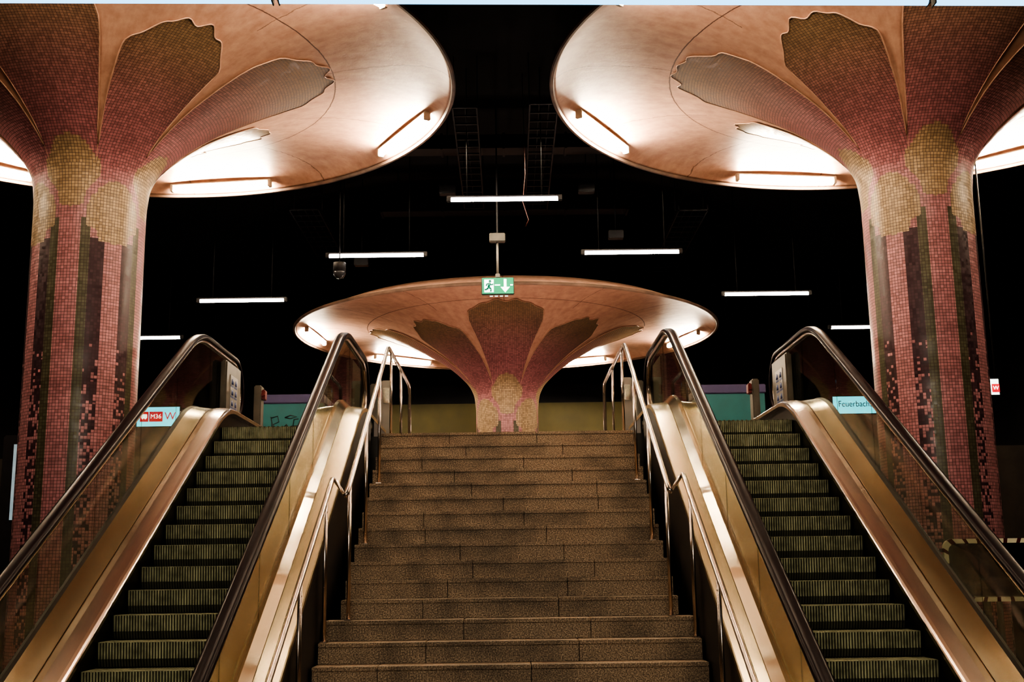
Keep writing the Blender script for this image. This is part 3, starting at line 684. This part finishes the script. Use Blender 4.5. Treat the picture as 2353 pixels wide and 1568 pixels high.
# ------------------------------------------------------------------ kiosks
for sg,w0,w1,lab in ((-1,3.45,4.75,'teal kiosk with purple top fascia and a black graffiti tag'),(1,3.62,4.9,'teal kiosk with a purple top fascia on the upper landing')):
    x0,x1=sorted((sg*w0,sg*w1)); zt=Z0+3.38+(.08 if sg>0 else 0)
    e=empty('kiosk',((x0+x1)/2,22,LZ),lab,'kiosk','teal kiosks')
    bm=bmesh.new(); bbox(bm,x0+.02,x1-.02,22,23.2,LZ,zt-.17,.01); obj('kiosk_body',bm,M_teal,parent=e)
    bm=bmesh.new(); bbox(bm,x0,x1,21.97,23.23,zt-.17,zt,.015); obj('fascia',bm,M_purple,parent=e)
    if sg<0:
        bm=bmesh.new()
        def G_(pts): tube(bm,[(-4.68+p[0]*.85,21.995,LZ+.42+p[1]*.72) for p in pts],.009,6)
        G_([(.28,.62),(.30,1.0),(.27,1.18)]); G_([(.28,1.15),(.42,1.2),(.45,1.05),(.32,.98),(.45,.8),(.55,.68)])
        G_([(.55,.9),(.62,.98),(.68,.88),(.62,.76),(.54,.82),(.55,.9)]); G_([(.74,.72),(.78,1.1),(.88,1.12)]); G_([(.70,.92),(.9,.95)])
        G_([(.92,.85),(1.02,.88),(1.0,.98),(.92,.95),(.94,.8),(1.06,.76)]); G_([(1.12,1.12),(1.1,.76),(1.2,.74)])
        G_([(.58,1.16),(.70,1.22),(.84,1.18),(.7,1.13),(.58,1.16)])
        o=obj('graffiti_tag',bm,M_ink,parent=e)

# ------------------------------------------------------------------ lit signs
def sign(name,x,y,z,w,h,label,mt):
    e=empty(name,(x,y,z),label,'sign')
    bm=bmesh.new(); bbox(bm,x-w/2,x+w/2,y-.05,y+.05,z-h/2,z+h/2,.01)
    for s in (-.3,.3): tube(bm,[(x+s*w,y,z+h/2),(x+s*w,y,CR)],.012,6)
    obj('sign_box',bm,M_metal,parent=e)
    bm=bmesh.new(); box(bm,x-w/2+.02,x+w/2-.02,y-.056,y-.05,z-h/2+.02,z+h/2-.02); obj('sign_face',bm,mt,parent=e)
    return e
e=sign('direction_sign',-8.35,28,Z0+3.80,1.05,.50,'lit pale blue hanging sign with red bus line boxes reading M36',M_cyan)
bm=bmesh.new(); box(bm,-8.78,-8.58,27.936,27.943,Z0+3.68,Z0+3.92); box(bm,-8.56,-8.24,27.936,27.943,Z0+3.68,Z0+3.92); obj('red_line_box',bm,M_redlit,parent=e)
textobj('lettering','M36',.15,(-8.40,27.93,Z0+3.80),M_wlit,e)
textobj('lettering','W',.26,(-8.06,27.93,Z0+3.80),M_redlit,e)
bm=bmesh.new(); bbox(bm,-8.75,-8.61,27.925,27.935,Z0+3.76,Z0+3.86,.01); 
for x in (-8.72,-8.65): tube(bm,[(x,27.93,Z0+3.755),(x,27.925,Z0+3.755)],.018,10)
obj('bus_pictogram',bm,M_wlit,parent=e)
e=sign('direction_sign',8.43,28,Z0+3.86,1.25,.45,'lit pale blue hanging sign reading Feuerbachstraße',M_cyan)
textobj('lettering','Feuerbachstr.',.20,(8.44,27.93,Z0+3.88),M_ink,e,sx=.90)
e=sign('station_sign',7.12,17,Z0+2.58,.17,.27,'small lit white box sign with a red panel',M_wlit)
bm=bmesh.new(); box(bm,7.08,7.19,16.935,16.943,Z0+2.50,Z0+2.62); obj('red_panel',bm,M_redlit,parent=e)
textobj('lettering','W',.08,(7.135,16.93,Z0+2.56),M_wlit,e)
e=empty('information_pylon',(-6.68,16,0),'tall slim pylon with a pale blue lit display','display')
bm=bmesh.new(); bbox(bm,-6.88,-6.48,16,16.2,0,Z0+1.95,.02); obj('pylon_body',bm,M_metal,parent=e)
bm=bmesh.new(); box(bm,-6.72,-6.57,15.985,16,Z0+.80,Z0+1.82); obj('screen',bm,M_blit,parent=e)
# traffic mirror
mx,my,mz=4.92,12.0,Z0-.03
e=empty('traffic_mirror',(mx,my,0),'rectangular safety mirror with banded cream frame on a pole','mirror')
bm=bmesh.new(); tube(bm,[(mx,my+.08,0),(mx,my+.08,mz+.2)],.03,12); bbox(bm,mx-.1,mx+.1,my+.05,my+.11,mz-.1,mz+.1,.01); obj('pole',bm,M_grey,parent=e)
W,H,R=.55,.31,.09
def rr(w,h,r,n=8):
    out=[]
    for cxx,czz,a0 in ((w-r,h-r,0),(-w+r,h-r,90),(-w+r,-h+r,180),(w-r,-h+r,270)):
        for i in range(n+1):
            a=math.radians(a0+90*i/n); out.append((cxx+r*math.cos(a),czz+r*math.sin(a)))
    return out
def dens(pts,step=.02):
    out=[]
    for a,b in zip(pts,pts[1:]+pts[:1]):
        n=max(1,int(math.hypot(b[0]-a[0],b[1]-a[1])/step))
        for i in range(n): out.append((a[0]+(b[0]-a[0])*i/n,a[1]+(b[1]-a[1])*i/n))
    return out
ou=dens(rr(W,H,R)); bm=bmesh.new(); acc=0; rings=[]
for p in ou:
    f=(W-.045)/W; g=(H-.045)/H
    rings.append([bm.verts.new((mx+p[0],my+.03,mz+p[1])),bm.verts.new((mx+p[0],my-.02,mz+p[1])),bm.verts.new((mx+p[0]*f,my-.02,mz+p[1]*g)),bm.verts.new((mx+p[0]*f,my+.03,mz+p[1]*g))])
for i in range(len(ou)):
    a,b=rings[i],rings[(i+1)%len(ou)]; acc+=math.hypot(ou[i][0]-ou[i-1][0],ou[i][1]-ou[i-1][1])
    for j in range(4): bm.faces.new([a[j],a[(j+1)%4],b[(j+1)%4],b[j]]).material_index=1 if (acc/.14)%1>.62 else 0
obj('mirror_frame',bm,[M_cream,M_dred],parent=e)
bm=bmesh.new(); inner=[(p[0]*(W-.045)/W,p[1]*(H-.045)/H) for p in ou]
prev=None; 
for s in (1,.75,.5,.25):
    ring=[bm.verts.new((mx+p[0]*s,my-.0-.04*(1-s*s),mz+p[1]*s)) for p in inner]
    if prev:
        for i in range(len(ring)): bm.faces.new([prev[i],prev[(i+1)%len(ring)],ring[(i+1)%len(ring)],ring[i]]).smooth=True
    prev=ring
bm.faces.new(prev); obj('mirror_face',bm,M_mirror,parent=e)

# ------------------------------------------------------------------ ceiling services
def tray(x0,x1,y0,y1,z,lab):
    bm=bmesh.new()
    box(bm,x0,x0+.02,y0,y1,z,z+.10); box(bm,x1-.02,x1,y0,y1,z,z+.10)
    n=int((y1-y0)/.3)
    for i in range(n+1): 
        y=y0+(y1-y0-.03)*i/n; box(bm,x0,x1,y,y+.03,z,z+.02)
    n=int((x1-x0)/.12)
    for i in range(1,n): box(bm,x0+i*(x1-x0)/n,x0+i*(x1-x0)/n+.008,y0,y1,z+.02,z+.03)
    for y in (y0+.4,y1-.4):
        for x in (x0+.01,x1-.01): tube(bm,[(x,y,z+.1),(x,y,CR)],.008,5)
    o=obj('cable_tray',bm,M_duct,origin=((x0+x1)/2,(y0+y1)/2,z)); top(o,lab,'cable tray','ceiling cable trays')
tray(.35,.75,14.9,19.6,Z0+6.2,'dark wire cable tray hanging under the black ceiling')
tray(-3.6,-3.1,18.8,23.0,Z0+6.0,'dark wire cable tray hanging under the black ceiling')
tray(2.9,3.4,18.8,23.5,Z0+5.9,'dark wire cable tray hanging under the black ceiling')
tray(-.7,-.35,15.0,19.5,Z0+6.2,'dark wire cable tray hanging under the black ceiling')
for y,z,x0,x1 in ((17.2,6.45,-2.9,2.9),(19.9,6.3,-2.2,2.2)):
    bm=bmesh.new(); bbox(bm,x0,x1,y,y+.35,Z0+z,Z0+z+.22,.012)
    n=int((x1-x0)/.9)
    for i in range(n+1):
        x=x0+(x1-x0-.04)*i/n; bbox(bm,x,x+.04,y-.02,y+.37,Z0+z-.02,Z0+z+.24,.006)
    for x in (x0+.3,x1-.3): tube(bm,[(x,y+.17,Z0+z+.2),(x,y+.17,CR)],.01,6)
    top(obj('air_duct',bm,M_duct,origin=(0,y,Z0+z)),'dark rectangular ventilation duct with flanges under the ceiling','duct','ceiling ducts')
def cable(pts,r,mt,lab):
    bm=bmesh.new(); tube(bm,pts,r,6); top(obj('cable',bm,mt,origin=pts[0]),lab,'cable')
cable([(.28,16.0,CR),(.30,16.0,Z0+5.6),(.26,16.05,Z0+5.2),(.34,16.1,Z0+4.95),(.30,16.1,Z0+4.85)],.006,M_orange,'orange cable dangling from the ceiling')
for x,y,z in ((-.9,17.8,5.9),(1.3,17.8,5.9),(-2.6,20.6,5.5),(1.9,19.4,5.6)):
    bm=bmesh.new(); bbox(bm,x-.13,x+.13,y-.08,y+.08,Z0+z,Z0+z+.14,.01); tube(bm,[(x,y,Z0+z+.14),(x,y,CR)],.01,6)
    top(obj('junction_box',bm,M_duct,origin=(x,y,Z0+z)),'small dark junction box hanging under the ceiling','junction box','junction boxes')

# ------------------------------------------------------------------ camera / world
w=bpy.data.worlds.new('World'); scene.world=w; w.use_nodes=True
w.node_tree.nodes['Background'].inputs[0].default_value=(.01,.008,.012,1); w.node_tree.nodes['Background'].inputs[1].default_value=.3
cd=bpy.data.cameras.new('Camera'); cam=bpy.data.objects.new('Camera',cd); col.objects.link(cam); scene.camera=cam
cd.sensor_width=36; cd.lens=2700/2353*36; cd.clip_end=100
Rm=Matrix.Rotation(-13.5/2700,4,'Z')@Matrix.Rotation(math.radians(90+11.2),4,'X')@Matrix.Rotation(-.014,4,'Z')
cam.matrix_world=Matrix.Translation((0,0,Z0))@Rm
try:
    scene.view_settings.view_transform='AgX'; scene.view_settings.look='AgX - High Contrast'
except Exception as ex: print(ex)
